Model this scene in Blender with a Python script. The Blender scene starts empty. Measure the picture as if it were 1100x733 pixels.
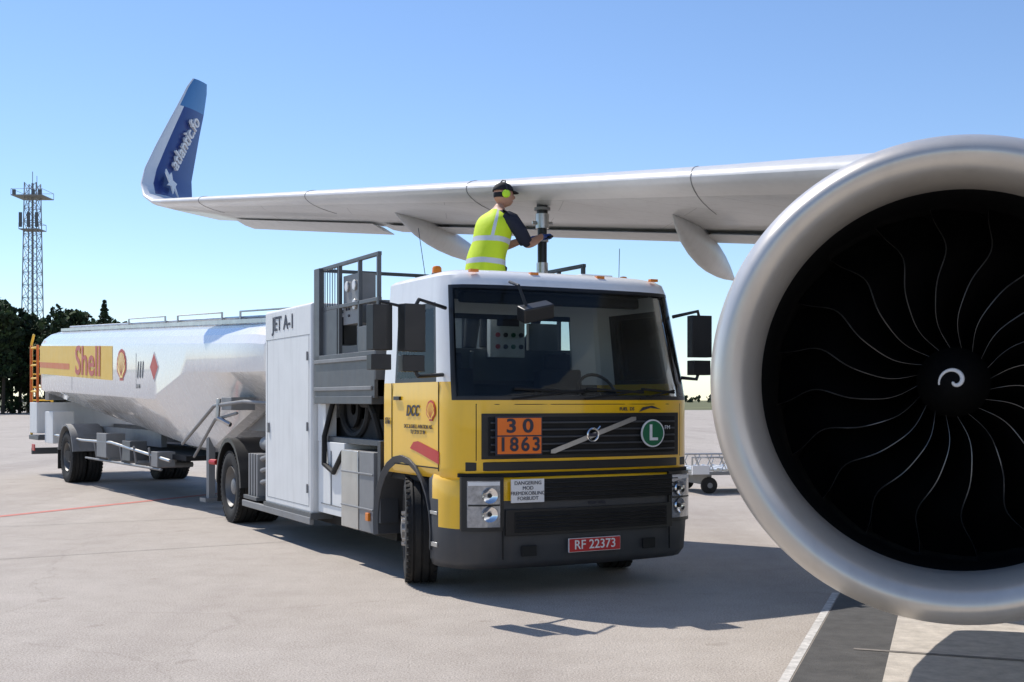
import bpy, math, random
from mathutils import Vector, Matrix
random.seed(3)
S=bpy.context.scene
rad=math.radians

# ------------------------------------------------------------------ materials
def M(name,col,rough=.5,metal=0,noise=.08,nscale=2.5,bump=0,bscale=80,coat=0,spec=.5,emit=None,dirt=0):
    m=bpy.data.materials.new(name); m.use_nodes=True
    nt=m.node_tree; N=nt.nodes; L=nt.links
    b=N['Principled BSDF']
    b.inputs['Roughness'].default_value=rough
    b.inputs['Metallic'].default_value=metal
    b.inputs['Specular IOR Level'].default_value=spec
    b.inputs['Coat Weight'].default_value=coat
    b.inputs['Coat Roughness'].default_value=.06
    tc=N.new('ShaderNodeTexCoord')
    n1=N.new('ShaderNodeTexNoise'); n1.inputs['Scale'].default_value=nscale; n1.inputs['Detail'].default_value=8; n1.inputs['Roughness'].default_value=.65
    L.new(tc.outputs['Object'],n1.inputs['Vector'])
    r=N.new('ShaderNodeValToRGB')
    c=Vector(col[:3])
    lo=c*(1-noise*1.6); hi=c*(1+noise*.4)
    r.color_ramp.elements[0].position=.3; r.color_ramp.elements[1].position=.7
    r.color_ramp.elements[0].color=(*lo,1); r.color_ramp.elements[1].color=(*[min(x,1) for x in hi],1)
    L.new(n1.outputs['Fac'],r.inputs['Fac'])
    out=r.outputs['Color']
    if dirt:
        mp=N.new('ShaderNodeMapping'); mp.inputs['Scale'].default_value=(9,9,.9)
        L.new(tc.outputs['Object'],mp.inputs['Vector'])
        n2=N.new('ShaderNodeTexNoise'); n2.inputs['Scale'].default_value=1.3; n2.inputs['Detail'].default_value=7
        L.new(mp.outputs['Vector'],n2.inputs['Vector'])
        r2=N.new('ShaderNodeValToRGB'); r2.color_ramp.elements[0].position=.5; r2.color_ramp.elements[1].position=.78
        r2.color_ramp.elements[0].color=(0,0,0,1); r2.color_ramp.elements[1].color=(dirt,dirt,dirt,1)
        L.new(n2.outputs['Fac'],r2.inputs['Fac'])
        mx=N.new('ShaderNodeMixRGB'); mx.inputs['Color2'].default_value=(.16,.13,.10,1)
        L.new(r2.outputs['Color'],mx.inputs['Fac']); L.new(out,mx.inputs['Color1']); out=mx.outputs['Color']
    L.new(out,b.inputs['Base Color'])
    n3=N.new('ShaderNodeTexNoise'); n3.inputs['Scale'].default_value=nscale*3; n3.inputs['Detail'].default_value=5
    L.new(tc.outputs['Object'],n3.inputs['Vector'])
    mr=N.new('ShaderNodeMapRange'); mr.inputs['To Min'].default_value=max(rough-.07,.02); mr.inputs['To Max'].default_value=min(rough+.12,1)
    L.new(n3.outputs['Fac'],mr.inputs['Value']); L.new(mr.outputs['Result'],b.inputs['Roughness'])
    if bump:
        n4=N.new('ShaderNodeTexNoise'); n4.inputs['Scale'].default_value=bscale; n4.inputs['Detail'].default_value=4
        L.new(tc.outputs['Object'],n4.inputs['Vector'])
        bp=N.new('ShaderNodeBump'); bp.inputs['Strength'].default_value=bump; bp.inputs['Distance'].default_value=.01
        L.new(n4.outputs['Fac'],bp.inputs['Height']); L.new(bp.outputs['Normal'],b.inputs['Normal'])
    return m

YEL=M('yellow_paint',(.95,.54,.006),.3,coat=.6,noise=.03,dirt=.08)
WHT=M('white_paint',(.84,.83,.81),.35,coat=.4,noise=.03,dirt=.08)
TNK=M('tank_white',(.90,.885,.86),.24,coat=.8,noise=.02,dirt=.09)
CABW=M('cabinet_white',(.82,.82,.80),.45,noise=.04,dirt=.12)
GRY=M('bumper_grey',(.052,.055,.061),.5,noise=.1,bump=.1,dirt=.1)
STG=M('steel_grey',(.10,.108,.115),.45,noise=.12,dirt=.3)
MGR=M('mid_grey',(.25,.25,.25),.5,noise=.12,dirt=.3)
BLK=M('black_plastic',(.012,.012,.013),.4,noise=.1)
MBK=M('matte_black',(.010,.010,.010),.8,noise=.2)
RUB=M('rubber',(.018,.017,.016),.78,noise=.3,bump=.25,bscale=120,dirt=.15)
ALU=M('aluminium',(.58,.57,.55),.34,metal=.9,noise=.1,dirt=.25)
CHR=M('chrome',(.8,.8,.8),.12,metal=1,noise=.03)
RIM=M('rim_silver',(.24,.235,.23),.5,metal=.3,noise=.2,dirt=.5)
RED=M('red_paint',(.55,.02,.015),.35,noise=.05)
PRED=M('plate_red',(.50,.015,.02),.4,noise=.05)
ORG=M('orange_plate',(.90,.19,.015),.5,noise=.05)
WLET=M('white_letter',(.8,.8,.8),.5,noise=.03)
GRN=M('green_sign',(.01,.14,.06),.4,noise=.05)
AMB=M('amber',(.8,.22,.01),.25,noise=.03)
NAVT=M('dark_text',(.03,.03,.05),.5,noise=.03)
LENS=M('lamp_lens',(.42,.44,.47),.10,metal=.5,coat=1,noise=.3,nscale=14)
SEAT=M('seat_cloth',(.03,.03,.034),.9,noise=.2)
def glass(name,tint,gl=.06):
    m=bpy.data.materials.new(name); m.use_nodes=True; nt=m.node_tree; N=nt.nodes; L=nt.links
    N.remove(N['Principled BSDF'])
    t=N.new('ShaderNodeBsdfTransparent'); t.inputs['Color'].default_value=(*tint,1)
    g=N.new('ShaderNodeBsdfGlossy'); g.inputs['Roughness'].default_value=.02
    g.inputs['Color'].default_value=(.9,.9,.9,1)
    fr=N.new('ShaderNodeFresnel'); fr.inputs['IOR'].default_value=1.25
    mx=N.new('ShaderNodeMixShader')
    L.new(fr.outputs['Fac'],mx.inputs['Fac']); L.new(t.outputs[0],mx.inputs[1]); L.new(g.outputs[0],mx.inputs[2])
    L.new(mx.outputs[0],N['Material Output'].inputs['Surface'])
    return m
GLS=glass('window_glass',(.82,.85,.85))
GLS2=glass('mirror_cover',(.3,.3,.3))

# ------------------------------------------------------------------ mesh builder
class MB:
    def __init__(s): s.v=[];s.f=[];s.m=[];s.mats=[]
    def mi(s,mat):
        if mat not in s.mats: s.mats.append(mat)
        return s.mats.index(mat)
    def add(s,vs,fs,mat):
        o=len(s.v); s.v+= [tuple(v) for v in vs]; k=s.mi(mat)
        for f in fs: s.f.append([o+i for i in f]); s.m.append(k)
    def box(s,c,sz,mat,rot=None):
        x,y,z=[q/2 for q in sz]
        vs=[Vector(p) for p in [(-x,-y,-z),(x,-y,-z),(x,y,-z),(-x,y,-z),(-x,-y,z),(x,-y,z),(x,y,z),(-x,y,z)]]
        if rot: 
            R=Matrix.Rotation(rot[0],3,'X') if rot[0] else Matrix.Identity(3)
            R=Matrix.Rotation(rot[1],3,'Y')@R; R=Matrix.Rotation(rot[2],3,'Z')@R
            vs=[R@v for v in vs]
        vs=[v+Vector(c) for v in vs]
        s.add(vs,[(0,3,2,1),(4,5,6,7),(0,1,5,4),(1,2,6,5),(2,3,7,6),(3,0,4,7)],mat)
    def bb(s,x0,x1,y0,y1,z0,z1,mat): s.box(((x0+x1)/2,(y0+y1)/2,(z0+z1)/2),(x1-x0,y1-y0,z1-z0),mat)
    def tube(s,pts,r,mat,n=8,cap=True,closed=False):
        pts=[Vector(p) for p in pts]; k=len(pts)
        rs=r if isinstance(r,(list,tuple)) else [r]*k
        t0=(pts[1]-pts[0]).normalized(); a=t0.orthogonal().normalized()
        vs=[];fs=[]
        for i,p in enumerate(pts):
            if closed: t=(pts[(i+1)%k]-pts[i-1]).normalized()
            elif i==0: t=t0
            elif i==k-1: t=(pts[-1]-pts[-2]).normalized()
            else: t=((pts[i+1]-p).normalized()+(p-pts[i-1]).normalized()).normalized()
            a=(a-t*a.dot(t)).normalized(); b=t.cross(a)
            for j in range(n):
                q=2*math.pi*j/n; vs.append(p+(a*math.cos(q)+b*math.sin(q))*rs[i])
        for i in range(k if closed else k-1):
            for j in range(n):
                i2=(i+1)%k
                fs.append((i*n+j,i*n+(j+1)%n,i2*n+(j+1)%n,i2*n+j))
        if cap and not closed:
            fs.append(tuple(range(n))[::-1]); fs.append(tuple((k-1)*n+j for j in range(n)))
        s.add(vs,fs,mat)
    def cyl(s,p0,p1,r,mat,n=16,r1=None): s.tube([p0,p1],[r,r if r1 is None else r1],mat,n)
    def rev(s,prof,o,ax,mats,n=48):
        o=Vector(o); ax=Vector(ax).normalized(); a=ax.orthogonal().normalized(); b=ax.cross(a)
        if not isinstance(mats,list): mats=[mats]*(len(prof)-1)
        base=len(s.v)
        for (h,r) in prof:
            for j in range(n):
                q=2*math.pi*j/n; s.v.append(tuple(o+ax*h+(a*math.cos(q)+b*math.sin(q))*r))
        for i in range(len(prof)-1):
            k=s.mi(mats[i])
            for j in range(n):
                s.f.append([base+i*n+j,base+i*n+(j+1)%n,base+(i+1)*n+(j+1)%n,base+(i+1)*n+j]); s.m.append(k)
    def loft(s,secs,matf,closed=True,cap0=None,cap1=None):
        n=len(secs[0]); base=len(s.v)
        for sec in secs: s.v+=[tuple(p) for p in sec]
        for i in range(len(secs)-1):
            for j in range(n if closed else n-1):
                mt=matf(i,j) if callable(matf) else matf
                if mt is None: continue
                s.f.append([base+i*n+j,base+i*n+(j+1)%n,base+(i+1)*n+(j+1)%n,base+(i+1)*n+j]); s.m.append(s.mi(mt))
        if cap0: s.f.append([base+j for j in range(n)][::-1]); s.m.append(s.mi(cap0))
        if cap1: s.f.append([base+(len(secs)-1)*n+j for j in range(n)]); s.m.append(s.mi(cap1))
    def prism(s,poly,o,ru,up,th,mat):
        o=Vector(o);ru=Vector(ru).normalized();up=Vector(up).normalized();nn=ru.cross(up)
        n=len(poly); vs=[o+ru*a+up*b for a,b in poly]+[o+ru*a+up*b+nn*th for a,b in poly]
        fs=[tuple(range(n))[::-1],tuple(range(n,2*n))]+[(i,(i+1)%n,n+(i+1)%n,n+i) for i in range(n)]
        s.add(vs,fs,mat)
    def obj(s,name,parent=None,bev=0,smooth=35,solid=0,seg=2):
        me=bpy.data.meshes.new(name); me.from_pydata(s.v,[],s.f); me.update()
        for m in s.mats: me.materials.append(m)
        for p,k in zip(me.polygons,s.m): p.material_index=k
        if smooth:
            me.shade_smooth(); me.set_sharp_from_angle(angle=rad(smooth))
        o=bpy.data.objects.new(name,me); S.collection.objects.link(o)
        if parent: o.parent=parent
        if solid:
            q=o.modifiers.new('s','SOLIDIFY'); q.thickness=solid; q.offset=-1
        if bev:
            q=o.modifiers.new('b','BEVEL'); q.width=bev; q.segments=seg; q.limit_method='ANGLE'; q.angle_limit=rad(50)
        return o
def empty(name,loc=(0,0,0),rz=0):
    e=bpy.data.objects.new(name,None); e.location=loc; e.rotation_euler=(0,0,rz); e.empty_display_size=.2
    S.collection.objects.link(e); return e
def text(t,parent,loc,right,up,size,mat,name='lettering',sx=1,bold=.0,ext=.0015,align='CENTER',shear=0):
    c=bpy.data.curves.new(name,'FONT'); c.body=t; c.size=size; c.align_x=align; c.align_y='CENTER'; c.extrude=ext; c.offset=bold; c.shear=shear
    c.resolution_u=4
    c.materials.append(mat)
    o=bpy.data.objects.new(name,c); S.collection.objects.link(o); o.parent=parent
    r=Vector(right).normalized(); u=Vector(up).normalized(); n=r.cross(u).normalized(); u=n.cross(r)
    m=Matrix(((r.x*sx,u.x,n.x,loc[0]),(r.y*sx,u.y,n.y,loc[1]),(r.z*sx,u.z,n.z,loc[2]),(0,0,0,1)))
    o.matrix_local=m; return o
def pecten(mb,o,ru,up,s,th=.004):
    ru=Vector(ru).normalized(); up=Vector(up).normalized(); nn=ru.cross(up); o=Vector(o)
    def shp(k):
        pts=[]
        for i in range(25):
            a=rad(-28+236*i/24)
            q=1+.05*abs(math.sin(i*math.pi/24*7))
            pts.append((math.cos(a)*k*q,math.sin(a)*k*q*.95+.05*s))
        pts+= [(-.38*k,-.72*k),(-.38*k,-.88*k),(.38*k,-.88*k),(.38*k,-.72*k)]
        return pts
    mb.prism(shp(s),o,ru,up,th,RED); mb.prism(shp(s*.80),o+nn*th,ru,up,th,YEL)
    for i in range(7):
        a=rad(15+150*i/6)
        d=ru*math.cos(a)+up*math.sin(a)
        p0=o+up*(-.6*s)+nn*th*2.3; p1=o+d*s*.86+nn*th*2.3
        e=(p1-p0).cross(nn).normalized()*s*.035
        mb.add([p0-e*.5,p0+e*.5,p1+e,p1-e],[(0,1,2,3)],RED)

def wheel(name,parent,c,side,steer=0,R=.5,w=.29,dual=False,front=True):
    g=MB()
    def tyre(x0):
        h=w/2
        pr=[(-h*.7,R*.56),(-h*.95,R*.66),(-h*1.04,R*.80),(-h*.98,R*.92),(-h*.86,R*.985)]
        for k in (-.5,0,.5):
            pr+=[(h*(k-.07)-0,R),(h*(k-.05),R*.972),(h*(k+.05),R*.972),(h*(k+.07),R)]
        pr+=[(h*.86,R*.985),(h*.98,R*.92),(h*1.04,R*.80),(h*.95,R*.66),(h*.7,R*.56)]
        g.rev(pr,(x0,0,0),(1,0,0),RUB,56)
        for i in range(44):
            a=2*math.pi*i/44
            for sx in (-1,1):
                cc=(x0+sx*h*.86,math.cos(a)*R*.975,math.sin(a)*R*.975)
                g.box(cc,(h*.24,R*.075,R*.05),RUB,(a-math.pi/2,0,0))
    s=side
    tyre(0)
    if dual: tyre(-s*(w+.04))
    h=w/2
    if front: pr=[(s*h*.7,R*.565),(s*h*.9,R*.56),(s*h*.6,R*.5),(s*h*.5,R*.44),(s*h*.95,R*.36),(s*h*1.0,R*.26),(s*h*.9,R*.2),(s*h*1.2,R*.18),(s*h*1.25,R*.05),(s*h*1.25,.001)]
    else: pr=[(s*h*.7,R*.565),(s*h*.9,R*.56),(s*h*.2,R*.5),(-s*h*.3,R*.45),(-s*h*.2,R*.3),(-s*h*.2,R*.24),(s*h*.6,R*.22),(s*h*.7,R*.18),(s*h*.7,.001)]
    g.rev(pr,(0,0,0),(1,0,0),RIM,40)
    xx=pr[4][0]; rr=R*.30
    for i in range(10):
        a=2*math.pi*i/10
        g.cyl((xx-s*.02,math.cos(a)*rr,math.sin(a)*rr),(xx+s*.035,math.cos(a)*rr,math.sin(a)*rr),.016,ALU,6)
    g.cyl((-s*.5,0,0),(0,0,0),.09,MBK,12)
    o=g.obj(name,parent,smooth=40); o.location=c; o.rotation_euler=(0,0,steer); return o
def interp(P,y):
    for (a,b),(c,d) in zip(P,P[1:]):
        if y<=c: return b+(d-b)*(y-a)/(c-a)
    return P[-1][1]

# ================================================================== FUEL TRUCK (tractor)
T=empty('fuel_truck',(.68,10.63,0),rad(28))
half=[(-1.2,1.78),(-1.25,1.72),(-1.25,1.45),(-1.25,1.40),(-1.25,.54),(-1.25,.49),(-1.25,.43),(-1.238,.33),(-1.218,.26),(-1.195,.21),(-1.13,.14),(-1.02,.085),(-.8,.038),(-.4,.008)]
plan=half+[(0,0)]+[(-x,y) for x,y in half[::-1]]+[(.95,1.8),(.90,1.8),(-.90,1.8),(-.95,1.8)]
nh=len(half); NP=len(plan)
YP=[(0,0),(.4,.008),(.8,.038),(1.02,.085),(1.13,.14),(1.195,.21),(1.218,.26),(1.238,.33),(1.25,.43),(1.4,.43)]
def yf(X): return interp(YP,abs(X))
def lv(z):
    rk=0 if z<1.72 else (z-1.72)/.99*.25
    if z>2.71: rk=.25+(z-2.71)*.7
    ins=0 if z<1.8 else (z-1.8)/.95*.07
    return rk,ins
zs=[1.02,1.12,1.40,1.70,1.735,1.86,1.90,2.52,2.57,2.68,2.71,2.76,2.80]
secs=[]
for z in zs:
    rk,ins=lv(z)
    secs.append([(x*(1-ins/1.25),y+rk*(1-y/1.8),z) for x,y in plan])
for z,k,rk in ((2.835,.965,.36),(2.86,.90,.44),(2.872,.75,.6)):
    secs.append([(x*k*(1-.08/1.25),(y+rk*(1-y/1.8)-1.1)*(k*.5+.5)+1.1,z) for x,y in plan])
def cabmat(i,j):
    z0=zs[i] if i<len(zs) else 3
    rj = 2*nh - j - 1
    jj = j if j<nh else rj
    if j>=2*nh:
        if j==2*nh+2:
            if 1.90<=z0<2.52: return GLS
            if 1.86<=z0<2.57: return BLK
        return WHT if z0>1.85 else GRY
    if jj in (0,1): return WHT if z0>=1.86 else YEL
    if jj>=8:
        if 1.70<=z0<1.735: return BLK
        if jj==8 and 1.70<=z0<2.71: return BLK
        if 1.735<=z0<2.68: return GLS
        if 2.68<=z0<2.71: return BLK
        return YEL if z0<1.70 else WHT
    if 2<=jj<=4 and 1.86<=z0<2.57:
        if jj==3 and 1.90<=z0<2.52: return GLS
        return BLK
    return YEL if z0<1.86 else WHT
g=MB(); g.loft(secs,cabmat,cap1=WHT)
g.obj('cab_shell',T,smooth=32,solid=.03)
g=MB()
g.bb(-1.2,1.2,.30,1.76,.95,1.02,MBK)
g.box((0,.48,1.59),(2.2,.52,.26),MBK,(rad(-6),0,0)); g.bb(-1.15,1.15,.55,.8,1.2,1.61,BLK)
for x in (-.62,.62):
    g.box((x,1.35,1.3),(.55,.55,.3),SEAT); g.box((x,1.58,1.68),(.50,.14,.66),SEAT,(rad(-8),0,0)); g.box((x,1.63,2.08),(.28,.09,.18),SEAT)
g.bb(-.25,.25,1.2,1.6,1.02,1.5,MBK)
g.bb(-1.1,1.1,.65,1.7,2.70,2.74,MBK)
g.bb(-.9,.9,1.70,1.755,1.1,1.86,MBK)
g.box((0,.66,2.63),(1.9,.1,.10),MBK)
g.obj('cab_interior',T,bev=.03)
g=MB()
st=[(.62+.21*math.cos(a),.85+.21*math.sin(a)*.45,1.76+.21*math.sin(a)*.9) for a in [2*math.pi*i/24 for i in range(24)]]
g.tube(st,.016,BLK,8,closed=True); g.cyl((.62,.85,1.76),(.62,.7,1.6),.03,BLK); g.box((.62,.85,1.76),(.36,.02,.05),BLK)
g.obj('steering_wheel',T)
def fp(g,x0,x1,z0,z1,off,th,mat,n=12):
    secs=[]
    for i in range(n+1):
        x=x0+(x1-x0)*i/n; y=yf(x)-off
        secs.append([(x,y,z0),(x,y,z1),(x,y+th,z1),(x,y+th,z0)])
    g.loft(secs,mat,cap0=mat,cap1=mat)
# bumper
bz=[.25,.32,.60,.84,1.0,1.055]
bp=[(-1.25,.66),(-1.265,.56),(-1.262,.44),(-1.245,.32),(-1.2,.20),(-1.13,.11),(-1.02,.045),(-.8,.0),(-.4,-.038),(0,-.048)]
bp=bp+[(-x,y) for x,y in bp[:-1][::-1]]
secs=[]
for z in bz:
    d={.25:.07,.32:.02,.60:0,.84:0,1.0:.0,1.055:.03}[z]
    secs.append([(x*(1-d*.4),y+d*(1 if y<.4 else 0),z) for x,y in bp])
def bm_(i,j):
    z=bz[i]; jj=min(j,17-j)
    if z<.60: return GRY
    if z<.84: return YEL if 2<=jj<=5 else GRY
    return YEL if jj>=1 else GRY
g=MB(); g.loft(secs,bm_,closed=False); g.obj('front_bumper',T,smooth=40,solid=.04)
g=MB(); g.bb(-1.0,1.0,.18,.6,.9,1.03,MBK); g.bb(-1.0,1.0,.18,.5,.32,.9,MBK); g.obj('bumper_backing',T)
# grilles
g=MB()
fp(g,-1.02,1.02,1.195,1.585,.012,.03,BLK)
fp(g,-.97,.97,1.225,1.555,.017,.03,MBK)
for k in range(5): fp(g,-.95,.95,1.25+k*.062,1.266+k*.062,.040,.03,GRY)
fp(g,-1.14,1.14,1.095,1.17,.012,.03,BLK)
fp(g,-.5,.98,.83,1.02,.068,.03,MBK)
for k in range(4): fp(g,-.49,.96,.86+k*.04,.870+k*.04,.08,.02,BLK)
fp(g,-.84,.90,.54,.765,.066,.02,BLK); fp(g,-.76,.82,.565,.74,.072,.02,MBK)
for k in range(4): fp(g,-.74,.80,.6+k*.033,.608+k*.033,.082,.02,BLK)
fp(g,-1.19,1.19,1.04,1.075,.03,.06,MBK)
for x in(-1.06,1.06): fp(g,x-.004,x+.004,1.18,1.67,.002,.01,MBK,1)
fp(g,-1.06,1.06,1.660,1.668,.002,.01,MBK)
for x in(-.86,.865): fp(g,x-.004,x+.004,.34,.62,.064,.02,MBK,1)
for x in(-.62,.62): fp(g,x-.07,x+.07,.36,.45,.062,.02,MBK,2)
g.obj('grille',T,bev=.004)
g=MB()
g.prism([(-.44,-.155),(-.40,-.155),(.44,.125),(.44,.155),(.40,.155),(-.44,-.125)],(.02,-.050,1.395),(1,0,0),(0,0,1),.012,ALU)
ring=[(.0+.055*math.cos(a),-.068,1.395+.055*math.sin(a)) for a in [2*math.pi*i/28 for i in range(28)]]
g.tube(ring,.011,CHR,8,closed=True); g.box((0,-.069,1.395),(.10,.012,.028),NAVT)
g.tube([(.04,-.068,1.435),(.075,-.068,1.47)],.008,CHR,6)
g.obj('emblem_bar',T)
# headlights
g=MB()
for s in(-1,1):
    x0,x1=(.855,1.185)
    a,b=(x0,x1) if s>0 else (-x1,-x0)
    fp(g,a,b,.585,1.045,.060,.03,BLK,8)
    fp(g,a+.035,b-.035,.62,1.015,.069,.02,LENS,8)
    for (zz,r_) in ((.73,.066),(.89,.066)):
        xx=s*.985; yy=yf(xx)-.086
        ax_=Vector((-s*.34,1,0)).normalized()
        g.rev([(.012,r_*1.06),(-.004,r_),(.010,r_*.7),(.016,.02),(.016,.001)],(xx,yy,zz),ax_,CHR,24)
        g.rev([(0,.001),(0,.018),(.014,.020)],(xx,yy,zz),ax_,BLK,12)
    fp(g,a+.04,b-.04,.80,.815,.075,.01,BLK,6)
    fp(g,a+.04,b-.04,.975,1.005,.073,.01,WLET,6)
g.obj('headlights',T)
g=MB()
g.box((-.722,-.035,1.395),(.43,.02,.33),NAVT,(0,0,rad(-5))); g.box((-.7225,-.042,1.395),(.405,.02,.305),ORG,(0,0,rad(-5))); g.box((-.723,-.0465,1.395),(.405,.014,.012),NAVT,(0,0,rad(-5)))
g.box((-.65,-.058,.925),(.31,.012,.2),WLET,(0,0,rad(-4)))
g.box((.01,-.078,.435),(.53,.016,.12),WLET); g.box((.01,-.082,.435),(.522,.016,.112),PRED)
def disc(g,c,r,th,mat,n=36): g.cyl((c[0],c[1],c[2]),(c[0],c[1]-th,c[2]),r,mat,n)
disc(g,(.65,-.040,1.40),.125,.012,WLET); disc(g,(.65,-.052,1.40),.112,.003,GRN)
g.obj('front_plates',T)
X=(1,0,0);Z=(0,0,1)
X5=(math.cos(rad(5)),-math.sin(rad(5)),0); X4=(math.cos(rad(4)),-math.sin(rad(4)),0)
text('30',T,(-.724,-.0565,1.475),X5,Z,.165,NAVT,sx=1.25,bold=.004).data.space_character=1.5
text('1863',T,(-.724,-.0565,1.318),X5,Z,.165,NAVT,bold=.004).data.space_character=1.25
text('RF 22373',T,(.01,-.0925,.435),X,Z,.112,WLET,sx=1.0,bold=.001)
text('L',T,(.65,-.0565,1.40),X,Z,.2,WLET,bold=.004)
text('DANGERING\nMOD\nFREMDKOBLING\nFORBUDT',T,(-.65,-.0665,.925),X4,Z,.044,NAVT)
text('19.00. 0766',T,(.05,-.056,.797),X,Z,.040,NAVT)
text('FUEL  DS',T,(.40,-.005,1.62),X,Z,.04,NAVT,bold=.001)
text('FM',T,(.84,-.008,1.45),X,Z,.05,WLET)
g=MB(); g.prism([(-.12,-.02),(.0,.015),(.12,.0),(.02,.035),(-.08,.02)],(.66,.008,1.615),X,Z,.006,NAVT); g.obj('swoosh',T)
# cab side details
R_=(0,-1,0)
for s in(-1,1):
    g=MB()
    x=s*1.2525
    for y in(.455,1.52): g.bb(x-.003,x+.003,y-.006,y+.006,1.08,1.86,MBK)
    g.bb(x-.003,x+.003,.455,1.52,1.10,1.112,MBK)
    g.bb(x-.003 if s>0 else x-.02,x+.02 if s>0 else x+.003,1.30,1.44,1.70,1.735,BLK)
    arc=[]
    for i in range(15):
        a=rad(-12+204*i/14); arc.append((math.cos(a),math.sin(a)))
    secs=[]
    for c_,s_ in arc:
        yc=1.27+c_*.62; zc=.52+s_*.60; yo=1.27+c_*.69; zo=.52+s_*.67
        secs.append([(s*1.25,yc,zc),(s*1.275,yo,zo),(s*1.20,yo,zo+.0),(s*.8,yc,zc)])
    g.loft(secs,GRY,closed=True,cap0=GRY,cap1=GRY)
    g.bb(min(s*1.0,s*1.24),max(s*1.0,s*1.24),.46,.66,.30,1.05,GRY)
    g.bb(min(s*1.0,s*1.268),max(s*1.0,s*1.268),.46,.61,.42,.46,ALU); g.bb(min(s*1.0,s*1.268),max(s*1.0,s*1.268),.46,.61,.70,.73,ALU)
    g.bb(min(s*1.05,s*1.24),max(s*1.05,s*1.24),1.84,1.92,.5,1.3,GRY)
    g.obj('wheel_arch',T,smooth=40,bev=.004)
    g=MB()
    xs=s*1.2535; ru=(0,s,0)
    def P(y,z): return (y*s,z)
    g.prism([P(.44,1.14),P(.9,1.23),P(1.08,1.26),P(1.0,1.32),P(.9,1.33),P(.44,1.25)],(xs,0,0),ru,Z,.002,RED)
    pecten(g,(xs,.61,1.60),ru,Z,.095)
    g.obj('side_decals',T)
    text('DCC',T,(xs+s*.003,1.02,1.60),ru,Z,.135,NAVT,bold=.004,shear=.25)
    text('DCC & SHELL AVIATION AIS\nTLF 32 51 21 84',T,(xs+s*.003,.90,1.435),ru,Z,.05,NAVT)
    text('0766',T,(xs+s*.003,1.62,1.50),ru,Z,.09,NAVT,sx=.7)
def mirror(s,xo,y,z,w,h,d=.11):
    g=MB()
    g.box((s*xo,y,z),(w,d,h),BLK,(0,0,s*rad(-10))); g.box((s*xo,y+d/2+.003,z),(w*.84,.01,h*.9),GLS2,(0,0,s*rad(-10)))
    return g
for s,xo in((-1,1.58),(1,1.42)):
    g=mirror(s,xo,.28,2.31,.21,.40); g.box((s*xo,.29,2.01),(.20,.11,.14),BLK)
    g.tube([(s*1.20,.42,2.50),(s*(xo-.05),.24,2.55),(s*xo,.27,2.44)],.018,BLK)
    g.tube([(s*1.235,.40,1.92),(s*(xo-.05),.26,1.90),(s*xo,.28,2.0)],.018,BLK)
    g.obj('door_mirror',T,bev=.03,seg=3)
g=mirror(-1,1.84,.36,2.31,.19,.38); g.box((-1.84,.37,2.02),(.18,.11,.13),BLK); g.tube([(-1.62,.29,2.48),(-1.84,.35,2.53),(-1.84,.36,2.4)],.015,BLK); g.obj('extended_mirror',T,bev=.03,seg=3)
g=MB(); g.box((-.55,-.02,2.46),(.30,.14,.13),BLK,(rad(20),rad(-12),0)); g.tube([(-.66,.26,2.74),(-.68,.05,2.69),(-.64,-.02,2.50)],.014,BLK); g.obj('kerb_mirror',T,bev=.04,seg=3)
g=MB()
for x0,x1 in((-.75,-.05),(-.05,.6),(.55,.98)):
    g.tube([(x0,yf(x0)-.02,1.71),(x1,yf(x1)+.005,1.79)],.010,MBK,6)
    g.tube([(x0+.02,yf(x0)-.01,1.80),(x1,yf(x1)+.005,1.77)],.012,MBK,6)
g.obj('wipers',T)
g=MB()
for x in(-.95,-.35,.35,.95): g.box((x,.38,2.835),(.08,.05,.025),AMB)
for x in(-1.02,1.02):
    g.cyl((x,1.0,2.80),(x,1.0,2.865),.05,BLK,16); g.rev([(0,.045),(.05,.042),(.065,.03),(.07,.001)],(x,1.0,2.865),(0,0,1),AMB,16)
g.tube([(.9,.9,2.8),(.93,.93,3.2)],.004,BLK,5); g.tube([(-.9,1.5,2.8),(-.98,1.52,3.35)],.004,BLK,5)
g.bb(.35,.7,.7,.95,2.86,2.90,WHT)
for x in (-.8,.0,.8): g.bb(x-.012,x+.012,.7,1.6,2.865,2.885,WHT)
g.obj('roof_fittings',T,bev=.005)
wheel('front_wheel',T,(-1.07,1.27,.5),-1,rad(-21)); wheel('front_wheel',T,(1.07,1.27,.5),1,rad(-21))
wheel('rear_wheel',T,(-1.08,7.5,.5),-1,0,dual=True,front=False); wheel('rear_wheel',T,(1.08,7.5,.5),1,0,dual=True,front=False)
g=MB()
for s in(-1,1):
    g.bb(min(s*.38,s*.46),max(s*.38,s*.46),.6,9.0,.72,1.0,MBK)
for y in (2,3.5,5,6.5,8.9): g.bb(-.38,.38,y,y+.1,.75,.95,MBK)
g.bb(-.35,.35,.7,1.9,.5,1.1,MBK)
g.bb(-.5,.5,7.0,8.1,1.0,1.22,MBK); g.rev([(0,.5),(.06,.5),(.06,.001)],(0,7.5,1.2),(0,0,1),MBK,24)
for s in(-1,1): g.tube([(s*.9,7.5,.5),(s*.2,7.5,.5)],.1,MBK,10)
g.bb(-1.0,1.0,2.0,6.6,.30,.42,MBK)
g.obj('chassis',T)
g=MB()
g.bb(-1.24,-.75,2.02,2.42,.38,1.18,MGR); g.bb(-1.24,-.75,2.46,2.95,.38,1.18,ALU)
for z in(.6,.95): g.bb(-1.252,-1.24,2.03,2.94,z,z+.02,MGR)
g.bb(.75,1.24,2.02,2.95,.38,1.18,ALU)
g.bb(-1.27,-1.24,2.1,2.18,.5,.58,AMB)
g.obj('aluminium_lockers',T,bev=.04,seg=3)
g=MB()
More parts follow.
